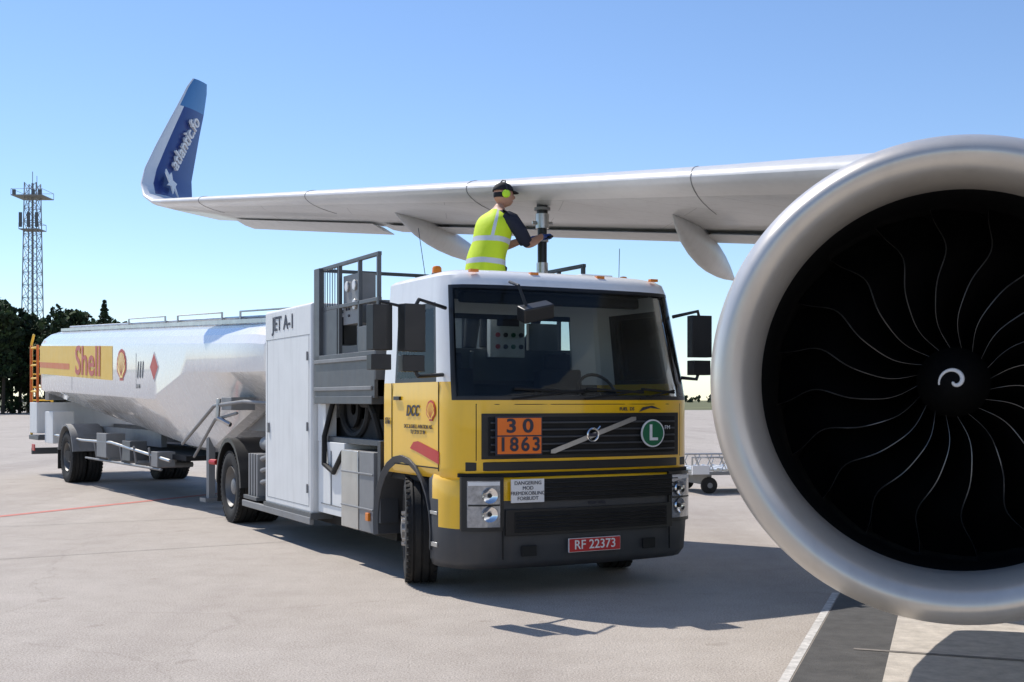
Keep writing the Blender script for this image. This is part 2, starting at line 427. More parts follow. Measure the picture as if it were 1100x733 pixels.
g.bb(-1.18,1.1,3.02,3.86,.45,1.24,CABW); g.bb(-1.15,1.15,2.0,3.84,1.24,1.30,STG)
g.bb(-1.19,-1.18,3.1,3.75,.55,.56,STG); g.bb(-1.19,-1.18,3.42,3.43,.55,1.15,STG)
g.bb(-1.18,-1.05,3.62,3.88,1.24,1.68,CABW)
g.obj('lower_module',T,bev=.012)
g=MB()
for k in range(7):
    xx=-1.0+k*.09
    ring=[(xx,3.15+.40*math.cos(a),1.62+.30*math.sin(a)) for a in [2*math.pi*i/28 for i in range(28)]]
    g.tube(ring,.045,RUB,8,closed=True)
for xx in(-1.06,-.4):
    g.rev([(0,.22),(.03,.22),(.03,.08)],(xx,3.15,1.62),(1,0,0),MBK,28)
g.tube([(-1.1,3.58,1.7),(-1.2,3.6,1.3),(-1.22,3.55,1.0),(-1.2,3.3,.92),(-1.2,3.0,1.15)],.03,RUB,8)
g.tube([(-1.05,2.3,1.30),(-1.1,2.35,1.55),(-1.05,2.6,1.66),(-1.0,3.0,1.66)],.04,RUB,8)
g.bb(-1.0,1.0,2.1,3.8,1.3,1.5,MBK)
g.obj('hose_reel',T)
g=MB()
g.bb(-1.25,1.25,3.9,5.7,.42,2.80,CABW)
g.obj('pump_cabinet',T,bev=.03,seg=3)
g=MB()
g.bb(-1.2525,-1.249,3.95,5.65,2.44,2.446,MGR)
for y in(3.98,5.60): g.bb(-1.2525,-1.249,y-.003,y+.003,.5,2.44,MGR)
g.bb(-1.2525,-1.249,3.98,5.60,.5,.506,MGR)
g.bb(-1.27,-1.25,5.50,5.56,1.3,1.42,MGR)
for z in(.7,1.4,2.2): g.cyl((-1.258,4.02,z-.05),(-1.258,4.02,z+.05),.012,MGR,8)
g.bb(-1.265,1.265,3.88,5.72,.36,.43,STG)
g.bb(-1.1,1.1,5.72,6.05,.5,1.15,MGR)
for z in(.7,.85,1.0): g.tube([(-1.15,5.75,z),(-1.2,6.0,z-.05),(-1.1,6.1,z-.1)],.03,MGR)
g.obj('cabinet_trim',T)
text('JET A-1',T,(-1.2545,4.95,2.62),R_,Z,.24,NAVT,sx=1.15,bold=.004)
g=MB()
for s in(-1,1):
    secs=[]
    for i in range(13):
        a=rad(0+180*i/12)
        secs.append([(s*.55,7.5+math.cos(a)*.66,.52+math.sin(a)*.66),(s*1.25,7.5+math.cos(a)*.66,.52+math.sin(a)*.66),(s*1.25,7.5+math.cos(a)*.60,.52+math.sin(a)*.60),(s*1.22,7.5+math.cos(a)*.60,.52+math.sin(a)*.6),(s*1.22,7.5+math.cos(a)*.64,.52+math.sin(a)*.64),(s*.55,7.5+math.cos(a)*.64,.52+math.sin(a)*.64)])
    g.loft(secs,BLK)
    g.box((s*.92,8.2,.42),(.6,.02,.35),RUB)
g.obj('rear_fender',T,smooth=40)
g=MB()
for k in range(4): g.bb(-1.22,-.85,6.15+k*.12,6.21+k*.12,.45,1.0,MGR)
g.bb(-1.25,-.8,6.1,6.7,.40,.45,STG); g.cyl((-.95,6.25,1.12),(-.95,6.65,1.12),.1,MGR,14)
g.bb(-1.27,-1.22,3.9,6.7,.30,.38,MGR)
g.tube([(-1.2,8.3,.8),(-1.24,8.5,.8)],.04,RED)
g.obj('air_tanks',T,bev=.006)
# lift basket
B0=2.13
g=MB()
g.bb(-1.2,1.2,2.0,3.84,B0-.06,B0,STG)
g.bb(-1.24,-1.20,2.0,3.84,1.72,B0+.06,STG); g.bb(-1.24,1.2,1.97,2.0,1.9,B0+.10,STG); g.bb(-1.2,1.2,3.80,3.84,1.72,B0,STG)
g.bb(-1.25,-1.0,2.05,3.80,1.66,1.74,STG)
g.bb(-1.26,-1.24,2.05,3.8,1.80,1.84,MGR); g.bb(-1.26,-1.24,2.05,3.8,2.1,2.14,MGR)
for x in(-1.18,1.18):
    for y in(2.03,2.55,3.15,3.80): g.bb(x-.02,x+.02,y-.02,y+.02,B0,3.15,STG)
for x in(-.6,0,.6):
    g.bb(x-.018,x+.018,3.78,3.82,B0,3.15,STG)
for z in(2.7,3.15):
    for x in(-1.18,1.18): g.bb(x-.02,x+.02,2.0,3.82,z-.02,z+.02,STG)
    g.bb(-1.2,1.2,3.78,3.82,z-.019,z+.019,STG)
g.bb(-1.20,-1.185,3.2,3.76,B0,2.68,STG)
g.bb(-1.21,-1.19,2.05,2.52,B0,2.45,STG)
g.bb(-1.24,-1.18,3.66,3.84,B0,3.16,STG)
for k in range(6): g.bb(-1.195,-1.185,3.2+k*.08,3.21+k*.08,2.72,3.13,STG)
g.obj('lift_basket',T,bev=.006)
g=MB()
g.bb(-1.16,-.98,2.62,3.10,2.50,3.02,MGR); g.bb(-1.12,-.9,2.1,2.5,2.25,2.7,STG); g.bb(-1.1,-.95,3.25,3.5,2.3,2.6,BLK)
for y,z in((2.74,2.90),(2.96,2.90),(2.74,2.70)):
    g.cyl((-1.16,y,z),(-1.18,y,z),.055,ALU,20); g.cyl((-1.18,y,z),(-1.183,y,z),.045,WLET,20)
for y,z in ((2.92,2.66),(2.99,2.66),(2.92,2.59)): g.cyl((-1.16,y,z),(-1.175,y,z),.014,NAVT,10)
for k in range(6):
    g.tube([(-1.21,2.12,2.28+k*.06),(-1.21,2.12,2.34+k*.06)],.022,(YEL if k%2 else BLK),8)
g.obj('gauge_panel',T,bev=.008)
g=MB()
g.bb(-.02,.38,1.88,1.96,2.14,2.60,WHT); g.bb(.44,.80,1.90,1.96,2.22,2.50,MGR)
for i in range(4):
    for k in range(2): g.cyl((.06+i*.09,1.88,2.25+k*.12),(.06+i*.09,1.855,2.25+k*.12),.025,(RED,NAVT,GRN,NAVT)[i],10)
g.bb(.05,.31,1.87,1.88,2.46,2.53,NAVT)
for x in(-.2,.9): g.tube([(x,1.94,1.3),(x,1.94,2.2)],.03,STG)
g.obj('control_box',T,bev=.006)

Ti=Matrix.Translation((.68,10.63,0))@Matrix.Rotation(rad(28),4,'Z'); Ti=Ti.inverted()
def tl(p): return tuple(Ti@Vector(p))
cx,cy=.335,13.30
g=MB()
g.tube([tl(p) for p in [(cx-.25,cy+.1,2.2),(cx-.08,cy+.03,2.5),(cx-.02,cy,2.8),(cx,cy,3.15)]],.050,RUB,14)
g.tube([tl(p) for p in [(cx,cy,3.1),(cx,cy,3.22)]],.064,ALU,18)
g.tube([tl(p) for p in [(cx,cy,3.22),(cx,cy,3.62)]],.052,BLK,18)
g.tube([tl(p) for p in [(cx,cy,3.45),(cx,cy,3.50)]],.070,ALU,18)
g.tube([tl(p) for p in [(cx,cy,3.60),(cx,cy,3.76)]],.075,ALU,20)
g.tube([tl(p) for p in [(cx,cy,3.76),(cx,cy,3.98)]],.062,BLK,20)
g.tube([tl(p) for p in [(cx-.11,cy-.04,3.66),(cx+.11,cy+.04,3.66)]],.02,ALU,8)
g.tube([tl(p) for p in [(cx,cy,3.80),(cx,cy,3.83)]],.09,MGR,20)
g.obj('refuel_hose',T)

# ================================================================== TRAILER
Q=empty('tank_trailer',(-2.84,17.25,0),rad(33))
zt=lambda y:2.74+.038*(y+1.2)
zmid=lambda y: interp([(-1.3,2.10),(1.9,2.14),(3.6,1.74),(12.4,1.95)],y)
zbot=lambda y: interp([(-1.3,1.62),(.2,1.60),(2.3,.88),(3.4,.9),(6.6,1.2),(12.4,1.68)],y)
secs=[]
for y,k in [(-1.42,.0),(-1.40,.5),(-1.3,.8),(-1.1,.95),(-.8,1),(0,1),(.2,1),(1.0,1),(1.9,1),(2.3,1),(2.8,1),(3.4,1),(3.6,1),(5,1),(6.6,1),(9,1),(12.0,1),(12.3,.97),(12.42,.85),(12.47,.6),(12.49,0)]:
    a=zt(y); m=zmid(y); b=zbot(y); c=(a+b)/2
    hp=[(0,a),(.55,a),(.85,a-.015),(1.05,a-.08),(1.18,a-.18),(1.245,a-.30),(1.25,a-.36),(1.25,m+.02),(1.235,m-.03),(.72,b+.06),(.60,b),(0,b)]
    ring=[(-x,y,c+(z-c)*k) for x,z in hp]+[(x,y,c+(z-c)*k) for x,z in hp[1:-1][::-1]]
    ring=[(x*k if k<1 else x,yy,z) for x,yy,z in ring]
    secs.append(ring)
g=MB(); g.loft(secs,TNK,cap0=TNK,cap1=TNK); g.obj('tank_body',Q,smooth=17)
def sidequad(g,y0,y1,f0,f1,mat,off=.004):
    a=[(-1.25-off,y1,zt(y1)-.36-f1),(-1.25-off,y0,zt(y0)-.36-f1),(-1.25-off,y0,zt(y0)-.36-f0),(-1.25-off,y1,zt(y1)-.36-f0)]
    g.add(a,[(0,1,2,3)],mat)
g=MB()
YEL2=M('livery_yellow',(.94,.57,.06),.4,noise=.03,dirt=.06)
ORG2=M('livery_orange',(.75,.16,.02),.4,noise=.04)
sidequad(g,6.1,12.2,-.02,.60,YEL2); sidequad(g,9.4,12.2,.34,.46,ORG2,.006)
pecten(g,(-1.254,5.50,2.30),R_,(0,0,1),.29)
def diam(y,z,s,c1,c2):
    g.prism([(0,-s),(s,0),(0,s),(-s,0)],(-1.253,y,z),R_,Z,.003,c1); g.prism([(0,-s*.86),(s*.86,0),(0,s*.86),(-s*.86,0)],(-1.256,y,z),R_,Z,.003,c2)
diam(3.55,2.24,.25,WLET,RED)
for dy in(0,.14,.28): g.prism([(0,-.16),(.05,.12),(.02,.14),(-.05,-.12)],(-1.254,4.2+dy,2.22),R_,Z,.003,STG)
for y in(4.6,9.2): g.bb(-1.2535,-1.249,y-.004,y+.004,1.9,2.5,MGR)
g.obj('tank_livery',Q,smooth=0)
text('Shell',Q,(-1.26,7.9,2.43),(0,-1,-.038),Z,.80,RED,sx=1.35,bold=.012)
text('21 86',Q,(-1.256,4.45,1.93),R_,Z,.10,STG)
g=MB()
for y in (0.3,2.9,5.6,8.4,11.2):
    g.rev([(0,.28),(.06,.28),(.10,.2),(.12,.001)],(-.1,y,zt(y)-.01),(0,0,1),ALU,20)
for s in(-1,1):
    g.tube([(s*.62,-1.0,zt(-1)+.10),(s*.62,12.1,zt(12.1)+.10)],.022,ALU)
    for i in range(14): 
        y=-.9+i; g.tube([(s*.62,y,zt(y)-.02),(s*.62,y,zt(y)+.1)],.015,ALU,6)
    g.box((s*.80,5.6,zt(5.6)+.03),(.05,13.0,.06),ALU,(math.atan(.038),0,0))
g.box((.35,5.6,zt(5.6)+.04),(.4,12.8,.02),MGR,(math.atan(.038),0,0))
for a_,b_ in((-.9,1.2),(2.0,4.2),(4.9,7.2)):
    g.tube([(-.66,a_,zt(a_)+.05),(-.66,a_,zt(a_)+.19),(-.66,b_,zt(b_)+.19),(-.66,b_,zt(b_)+.05)],.018,ALU)
g.obj('walkway_rails',Q)
wheel('trailer_wheel',Q,(-1.08,9.8,.53),-1,0,R=.53,dual=True,front=False); wheel('trailer_wheel',Q,(1.08,9.8,.53),1,0,R=.53,dual=True,front=False)
g=MB()
for s in(-1,1):
    g.bb(min(s*.45,s*.55),max(s*.45,s*.55),-.8,1.3,1.25,1.5,MGR)
    g.bb(min(s*.45,s*.55),max(s*.45,s*.55),5.5,12.6,.85,1.15,MGR)
    g.bb(min(s*.7,s*.80),max(s*.7,s*.80),2.2,2.32,.18,1.2,MGR); g.bb(min(s*.62,s*.88),max(s*.62,s*.88),2.12,2.4,.12,.18,MGR)
    secs=[]
    for i in range(11):
        a=rad(10+160*i/10); c_,s_=math.cos(a),math.sin(a)
        secs.append([(s*.6,9.8+c_*.68,.55+s_*.66),(s*1.25,9.8+c_*.68,.55+s_*.66),(s*1.25,9.8+c_*.64,.55+s_*.62),(s*.6,9.8+c_*.64,.55+s_*.62)])
    g.loft(secs,MGR)
    g.box((s*.93,10.55,.45),(.6,.02,.4),RUB)
g.bb(-1.2,1.2,9.6,10.0,.45,.65,MBK)
g.bb(-.9,.9,3.0,8.6,.72,.80,MBK)
g.obj('trailer_chassis',Q,smooth=40)
g=MB()
g.tube([(-1.1,12,.95),(-1.15,8.8,.9),(-1.15,6.6,.92),(-1.1,3.2,.72)],.026,ALU)
g.tube([(-1.12,2.5,1.02),(-1.2,.8,1.62),(-1.2,-.4,1.68),(-1.1,-1,1.66)],.026,MGR); g.tube([(-1.0,2.3,.82),(-1.15,.9,1.42),(-1.15,.0,1.52)],.022,MGR)
g.tube([(-1.2,.6,1.72),(-1.22,.6,1.45),(-1.1,.4,1.35)],.035,ALU)
g.bb(-1.2,-.85,.1,.5,1.56,1.74,MGR)
for y in(4.2,5.1,6.0,6.9,7.8): 
    g.tube([(-1.15,y,.9),(-1.1,y,.55)],.022,MGR,6); g.tube([(-1.1,y,.6),(-.4,y,.6)],.045,MGR,8)
g.tube([(-1.12,3.6,.56),(-1.12,8.6,.56)],.022,MGR)
g.box((-1.0,7.2,.85),(.35,.7,.45),MGR); g.box((-1.0,5.6,.8),(.3,.5,.35),STG); g.box((-1.0,3.9,.72),(.3,.35,.25),MGR)
g.obj('piping',Q,bev=.006)
g=MB()
g.bb(-1.25,1.25,12.55,13.3,.95,1.65,CABW)
g.bb(-1.25,1.25,12.4,13.4,.8,.9,STG); g.bb(-1.2,1.2,13.3,13.4,.45,.6,STG)
for x in(-1.2,-.75):
    g.tube([(x,13.35,.9),(x,13.35,3.0),(x,13.1,3.2)],.03,YEL2)
for z in [1.1+.3*k for k in range(7)]: g.tube([(-1.2,13.35,z),(-.75,13.35,z)],.018,YEL2)
for y in(12.6,13.3): g.tube([(-1.22,y,1.65),(-1.22,y,2.95)],.03,ORG2)
for z in(1.9,2.2,2.5,2.9): g.tube([(-1.22,12.6,z),(-1.22,13.3,z)],.022,YEL2)
g.bb(-1.0,.9,12.5,12.9,1.7,2.9,MGR)
g.bb(-1.27,-1.25,12.7,13.0,.55,.7,RED); g.bb(-1.15,-.7,11.4,12.2,.75,1.45,CABW)
g.obj('rear_equipment',Q,bev=.01)

# ================================================================== AIRLINER
A=empty('airliner',(2.10,5.70,0),rad(-20))
def wingmat(name,col):
    m=M(name,col,.38,noise=.05,nscale=.8,coat=.2,dirt=.16)
    nt=m.node_tree;N=nt.nodes;L=nt.links;b=N['Principled BSDF']
    src=b.inputs['Base Color'].links[0].from_socket
    tc=N.new('ShaderNodeTexCoord'); mp=N.new('ShaderNodeMapping'); mp.inputs['Rotation'].default_value=(0,0,rad(-22))
    L.new(tc.outputs['Object'],mp.inputs['Vector'])
    br=N.new('ShaderNodeTexBrick'); br.inputs['Scale'].default_value=1; br.inputs['Mortar Size'].default_value=.005; br.inputs['Brick Width'].default_value=2.6; br.inputs['Row Height'].default_value=.72
    br.inputs['Color1'].default_value=(1,1,1,1);br.inputs['Color2'].default_value=(.95,.95,.95,1);br.inputs['Mortar'].default_value=(.58,.58,.58,1)
    L.new(mp.outputs['Vector'],br.inputs['Vector'])
    mx=N.new('ShaderNodeMixRGB'); mx.blend_type='MULTIPLY'; mx.inputs['Fac'].default_value=1
    L.new(src,mx.inputs['Color1']); L.new(br.outputs['Color'],mx.inputs['Color2']); L.new(mx.outputs['Color'],b.inputs['Base Color'])
    return m
WNG=wingmat('wing_grey',(.60,.60,.585)); SLAT=M('slat_metal',(.68,.67,.65),.3,noise=.04,dirt=.08)
FAIR=M('fairing_grey',(.56,.56,.55),.4,noise=.05,dirt=.15)
BLU=M('livery_blue',(.020,.045,.20),.3,coat=.5,noise=.04); LBL=M('livery_light_blue',(.06,.20,.44),.3,coat=.5,noise=.04)
WWH=M('winglet_white',(.72,.74,.77),.35,coat=.4,noise=.03)
xc=[1,.93,.85,.75,.62,.5,.38,.27,.17,.10,.05,.02,.005,0,.005,.02,.05,.10,.17,.27,.38,.5,.62,.75,.85,.93]
def af(i,t):
    x=xc[i]; up = i<=13
    y=5*t*(.2969*math.sqrt(x)-.126*x-.3516*x*x+.2843*x**3-.1036*x**4)
    cam=.018*math.sin(math.pi*x)
    return x,(cam+y if up else cam-y*.85)
def zw(s): return 3.57+.095*s+.0006*s*s
def wsec(s,Y,c,z,gam,t,inc=2.2):
    out=[]
    for i in range(len(xc)):
        x,y=af(i,t)
        yy=y*c - (x*c*math.tan(rad(inc))*(1 if gam<10 else .3))
        out.append((-s+math.sin(rad(gam))*yy, Y+x*c, z+math.cos(rad(gam))*yy))
    return out
def chord(s): return 3.95-.21*s if s>.6 else 3.82+(.6-s)*.62
def LE(s): return 4.0+.466*s
W=[]
sl=[-3.9,-2,-.5,.6,2,3.5,5,6.5,8,9.2,10.4,11.3]
for s in sl: W.append(wsec(s,LE(s),chord(s),zw(s),0,.125 if s<1 else .115))
z0=zw(11.3); Y0=LE(11.3)
for s,Y,c,dz,gm in [(11.60,Y0+.17,1.52,.05,14),(11.86,Y0+.32,1.46,.18,38),(12.01,Y0+.46,1.38,.40,62),(12.07,Y0+.64,1.27,.68,78),(12.09,Y0+.96,1.10,1.12,84),(12.10,Y0+1.25,.93,1.5,85),(12.11,Y0+1.56,.76,1.9,85),(12.12,Y0+1.84,.58,2.28,85),(12.13,Y0+2.02,.42,2.46,85)]:
    W.append(wsec(s,Y,c,z0+dz,gm,.10,1))
def wm(i,j):
    if i<11: return SLAT if 8<=j<=16 else WNG
    if i<13: return WWH
    if 10<=j<=17 : return WWH
    if i>=18: return LBL
    if j in(8,9): return WWH
    if 0<=j<13: return BLU
    return BLU if j>=18 else WWH
g=MB(); g.loft(W,wm,cap0=WNG,cap1=LBL); g.obj('wing',A,smooth=40)
wdir=Vector((-.09,1.15,1.5)).normalized()
upv=Vector((0,-.80,.60))
text('atlantic.fo',A,(-12.095+.115,Y0+1.60,z0+1.27),wdir,upv,.31,WLET,bold=.003,ext=.02)
g=MB()
w2=Vector((-.55,.7,1.3)).normalized()
o=Vector((-12.04+.19,Y0+1.04,z0+.50))
g.prism([(-.24,.18),(-.10,.10),(.0,.22),(.10,.20),(.06,.10),(.20,.02),(.06,-.02),(.12,-.16),(.0,-.10),(-.14,-.2),(-.08,-.05),(-.24,-.02),(-.12,.04)],o,w2,upv,.02,WLET)
g.obj('winglet_emblem',A,smooth=0)
def fairing(s,L0,wid,h,f0=.42,droop=.05):
    g=MB(); c=chord(s); y0=LE(s)+f0*c; secs=[]
    prof=[(0,.02),(.04,.22),(.1,.45),(.2,.75),(.33,.95),(.43,1),(.55,.95),(.68,.78),(.8,.54),(.9,.28),(.97,.1),(1,.02)]
    for u,k in prof:
        y=y0+u*L0; zc=zw(s)-.03*c-(y-LE(s))*.04-h*.35*k-droop*u*u
        ring=[(-s+math.cos(q)*wid*k,y,zc+math.sin(q)*h*k) for q in [2*math.pi*n/18 for n in range(18)]]
        secs.append(ring)
    g.loft(secs,FAIR); return g.obj('flap_fairing',A,smooth=60)
fairing(6.75,3.6,.14,.18,.32,.16); fairing(2.80,4.0,.15,.21,.38,.18)
g=MB()
def flap(s0,s1,fr=.78,dz=.05,th=.03,ext=.14):
    secs=[]
    for k in range(5):
        s=s0+(s1-s0)*k/4; c=chord(s); ya=LE(s)+fr*c; yb=LE(s)+c+ext
        za=zw(s)-(ya-LE(s))*.038-.045*c*.6; zb=zw(s)-(yb-LE(s))*.038-dz
        secs.append([(-s,ya,za),(-s,(ya+yb)/2,(za+zb)/2-.02),(-s,yb,zb),(-s,yb,zb+.012),(-s,(ya+yb)/2,(za+zb)/2+th)])
    g.loft(secs,FAIR,cap0=FAIR,cap1=FAIR)
flap(.7,7.6); flap(7.75,10.6,.74,.10,.03,.12)
g.obj('flaps',A,smooth=30)
g=MB()
for s in (2.3,5.1,7.9,10.3):
    c=chord(s); pts=[]
    for i in range(7,21):
        x,y=af(i,.115); yy=y*c-x*c*math.tan(rad(2.2)); pts.append(Vector((-s,LE(s)+x*c,zw(s)+yy)))
    g.tube(pts,.006,MGR,5)
g.obj('slat_gaps',A)
# ---- nacelle
LIP=M('intake_lip',(.64,.595,.535),.30,metal=.5,noise=.06,nscale=1.5,dirt=.10)
NAC=M('nacelle_paint',(.66,.66,.65),.3,coat=.4,noise=.05)
LIN=M('acoustic_liner',(.005,.005,.0055),.8,noise=.1,bump=.2,bscale=200,spec=.12)  # near-black base colour has the intake's inner shade put into it
FAN=M('fan_blade',(.0045,.0045,.005),.5,noise=.1,spec=.16); FLE=M('blade_edge',(.24,.235,.23),.35,metal=.8,noise=.25,nscale=6)
ec=(0,0,1.80)
pr=[(1.9,.94),(1.45,1.0),(1.1,1.0),(.8,.985),(.5,.968),(.36,.958),(.345,.957),(.25,.954),(.17,.962),(.10,.984),(.05,1.010),(.018,1.042),(.0,1.08),(.008,1.112),(.035,1.14),(.08,1.166),(.15,1.19),(.25,1.21),(.40,1.226),(.415,1.226),(.8,1.245),(1.5,1.255),(2.3,1.22),(3.1,1.12),(3.7,1.02),(3.7,.99),(2.8,1.02),(1.9,.94)]
mt=[]
for i in range(len(pr)-1):
    if i<5: mt.append(LIN)
    elif i==5: mt.append(MBK)
    elif i<18: mt.append(LIP)
    elif i==18: mt.append(MBK)
    elif i<24: mt.append(NAC)
    else: mt.append(LIN)
g=MB(); g.rev(pr,ec,(0,1,0),mt,128); g.obj('nacelle',A,smooth=50)
g=MB()
for i in range(120):
    a=2*math.pi*i/120; g.cyl((math.cos(a)*1.2245,.385,ec[2]+math.sin(a)*1.2245),(math.cos(a)*1.2275,.385,ec[2]+math.sin(a)*1.2275),.004,MGR,5)
g.obj('rivets',A)
g=MB()
g.rev([(1.55,.45),(2.2,.62),(3.0,.6),(4.0,.5),(4.8,.38),(4.8,.3),(4.6,.001)],ec,(0,1,0),MBK,40)
g.rev([(4.4,.30),(5.3,.10),(5.5,.001)],ec,(0,1,0),STG,24)
for i in range(40):
    a=2*math.pi*i/40; ca,sa=math.cos(a),math.sin(a)
    def pv(r,y,d): return (ca*r-sa*d,y,ec[2]+sa*r+ca*d)
    g.add([pv(.5,1.75,-.03),pv(.97,1.75,-.05),pv(.97,2.1,.05),pv(.5,2.1,.03)],[(0,1,2,3)],MBK)
g.obj('engine_core',A)
g=MB()
NB=20; fy=1.0
for b_ in range(NB):
    th0=2*math.pi*b_/NB+.1; rows=[]; NR=26; NC=7
    lepts=[]
    for i in range(NR+1):
        u=i/NR; r=.19+u*.795
        stag=rad(22+34*u); c=.26+.18*math.sin(math.pi*min(u*.9,.9))+.02*u
        sweep=-.05*math.sin(u*math.pi*1.1)+.13*u**3
        lean=.05*math.sin(u*2*math.pi)+ .03*u +.014*math.sin(u*16)*u
        row=[]
        for j in range(NC+1):
            v=j/NC
            cam=.10*c*math.sin(math.pi*v)*(1-.55*u)
            ax=v*c*math.cos(stag)+cam*math.sin(stag)+sweep
            tg=-v*c*math.sin(stag)+cam*math.cos(stag)+lean
            ang=th0+tg/r
            row.append((math.cos(ang)*r,fy+ax,ec[2]+math.sin(ang)*r))
        rows.append(row); lepts.append(row[0])
    g.loft(rows,FAN,closed=False)
    g.tube(lepts,[.0012+.0030*math.sin(math.pi*min(1,k/NR)) for k in range(NR+1)],FLE,6)
g.obj('fan_blades',A,smooth=60)
g=MB()
g.rev([(.60,.001),(.615,.04),(.67,.09),(.78,.145),(.92,.18),(1.05,.195),(1.5,.22),(1.55,.45)],ec,(0,1,0),LIN,48)
pts=[]
sp=[(0,.60),(.04,.615),(.09,.67),(.145,.78)]
for i in range(34):
    u=i/33; a=-2.2+u*5.6; r=.006+.070*u**.8
    pts.append((math.cos(a)*r,interp(sp,r)-.006,ec[2]+math.sin(a)*r))
g.tube(pts,[.004+.008*math.sin(math.pi*min(1,.12+k/33*.86)) for k in range(34)],WLET,8)
g.obj('spinner',A,smooth=50)
g=MB()
g.loft([[(-.0,1.9,3.0),(.0,1.9,3.02),(.01,1.9,3.02),(.01,1.9,3.0)],[(-.18,2.8,2.9),(-.16,2.8,3.2),(.16,2.8,3.2),(.18,2.8,2.9)],[(-.2,4.2,2.3),(-.2,4.2,3.6),(.2,4.2,3.6),(.2,4.2,2.3)],[(-.15,6.5,2.9),(-.15,6.5,3.5),(.15,6.5,3.5),(.15,6.5,2.9)]],NAC,cap1=NAC)
g.prism([(0,0),(.9,.0),(.9,.16),(.35,.12)],(.75,.8,2.78),(0,1,0),(.55,0,.83),.01,NAC)
g.obj('pylon',A)
g=MB()
secs=[]
for y,k,dz in [(-11.5,.02,-.5),(-11.2,.25,-.45),(-10.4,.5,-.32),(-9,.78,-.15),(-7.2,.95,-.03),(-5.5,1,0),(0,1,0),(8,1,0),(13,1,0),(18,.75,.35),(22,.35,.9),(24,.12,1.2)]:
    secs.append([(5.75+math.cos(q)*1.98*k,y+2,3.35+dz+math.sin(q)*2.05*k) for q in [2*math.pi*n/32 for n in range(32)]])
g.loft(secs,WWH,cap0=WWH,cap1=WWH)
for i in range(30):
    g.box((5.75-1.945,-4+i*.53+2,3.85),(.05,.23,.33),NAVT)
g.obj('fuselage',A,smooth=60)

# ================================================================== WORKER
SC=1.05
FL=2.14
P_=empty('ground_crew_worker',(-.32,12.64,FL),0); P_.scale=(SC,SC,SC); P_.rotation_euler=(0,rad(7),rad(42))
SKIN=M('skin',(.50,.26,.17),.55,noise=.06); NAVY=M('navy_shirt',(.012,.015,.03),.85,noise=.15,bump=.3,bscale=40); TRS=M('work_trousers',(.02,.022,.03),.9,noise=.15)
HIV=M('hi_vis',(.66,.84,.02),.7,noise=.08,bump=.25,bscale=20); REF=M('reflective_tape',(.62,.64,.66),.4,noise=.06); GLV=M('blue_glove',(.02,.07,.30),.6,noise=.1)
CAPM=M('black_cap',(.010,.010,.012),.8,noise=.1); EARM=M('ear_defender',(.55,.85,.02),.4,noise=.03); BOOT=M('boots',(.02,.018,.015),.7); EYE=M('eye_dark',(.02,.015,.01),.2); LIPS=M('lips',(.38,.14,.11),.5)
def skin(verts,edges,radii,sub=2,root=0):
    me=bpy.data.meshes.new('t'); me.from_pydata(verts,edges,[]); o=bpy.data.objects.new('t',me); S.collection.objects.link(o)
    sk=o.modifiers.new('s','SKIN'); sk.use_smooth_shade=True
    for i,r in enumerate(radii):
        r=r if isinstance(r,tuple) else (r,r); me.skin_vertices[0].data[i].radius=r
        me.skin_vertices[0].data[i].use_root=(i==root)
    ss=o.modifiers.new('u','SUBSURF'); ss.levels=sub; ss.render_levels=sub
    dg=bpy.context.evaluated_depsgraph_get(); m2=bpy.data.meshes.new_from_object(o.evaluated_get(dg)); bpy.data.objects.remove(o)
    return m2
def matmesh(me,name,mats,fn,parent):
    me.materials.clear()
    for m in mats: me.materials.append(m)
    for p in me.polygons: p.material_index=fn(p.center); p.use_smooth=True
    o=bpy.data.objects.new(name,me); S.collection.objects.link(o); o.parent=parent; return o
V=[(-.05,0,.95),(-.04,0,1.08),(0,0,1.27),(.02,0,1.42),(.045,0,1.53),(.065,0,1.60)]
Rr=[(.15,.12),(.14,.11),(.16,.12),(.11,.09),.060,.056]
E=[(0,1),(1,2),(2,3),(3,4),(4,5)]
def addc(start,pts,rs):
    p=start
    for q,r in zip(pts,rs):
        V.append(q); Rr.append(r); E.append((p,len(V)-1)); p=len(V)-1
HZ=.06   # hands raised
for s in(1,-1):
    addc(3,[(.03,s*.13,1.43),(.04,s*.21,1.40),(.14,s*.250,1.29),(.25,s*.245,1.19),(.38,s*.20,1.25),(.56,s*.115,1.295+HZ),(.60,s*.105,1.305+HZ)],[.075,.066,.056,.050,.048,.032,.028])
    addc(0,[(-.07,s*.10,.86),(-.075,s*.115,.5),(-.065,s*.12,.12)],[.098,.064,.045])
def bodymat(c):
    if c.x>.55: return 3
    if c.z>1.50 and abs(c.y)<.12: return 2
    if c.x>.25 and c.z>.9: return 2
    if c.z>1.0: return 0
    return 1
matmesh(skin(V,E,Rr),'body',[NAVY,TRS,SKIN,GLV],bodymat,P_)
g=MB()
for s in(1,-1):
    secs=[]
    for y,k,zz in[(-.13,.6,.06),(-.1,.95,.075),(0,1,.085),(.08,1.05,.06),(.14,.95,.05),(.17,.5,.04)]:
        secs.append([(y+ -.02,s*.12+math.cos(q)*.05*k,max(.0,zz*.6+math.sin(q)*zz*.6)+(y+.1)*.12) for q in [2*math.pi*n/14 for n in range(14)]])
    g.loft(secs,BOOT,cap0=BOOT,cap1=BOOT)
g.obj('boots',P_,smooth=60)
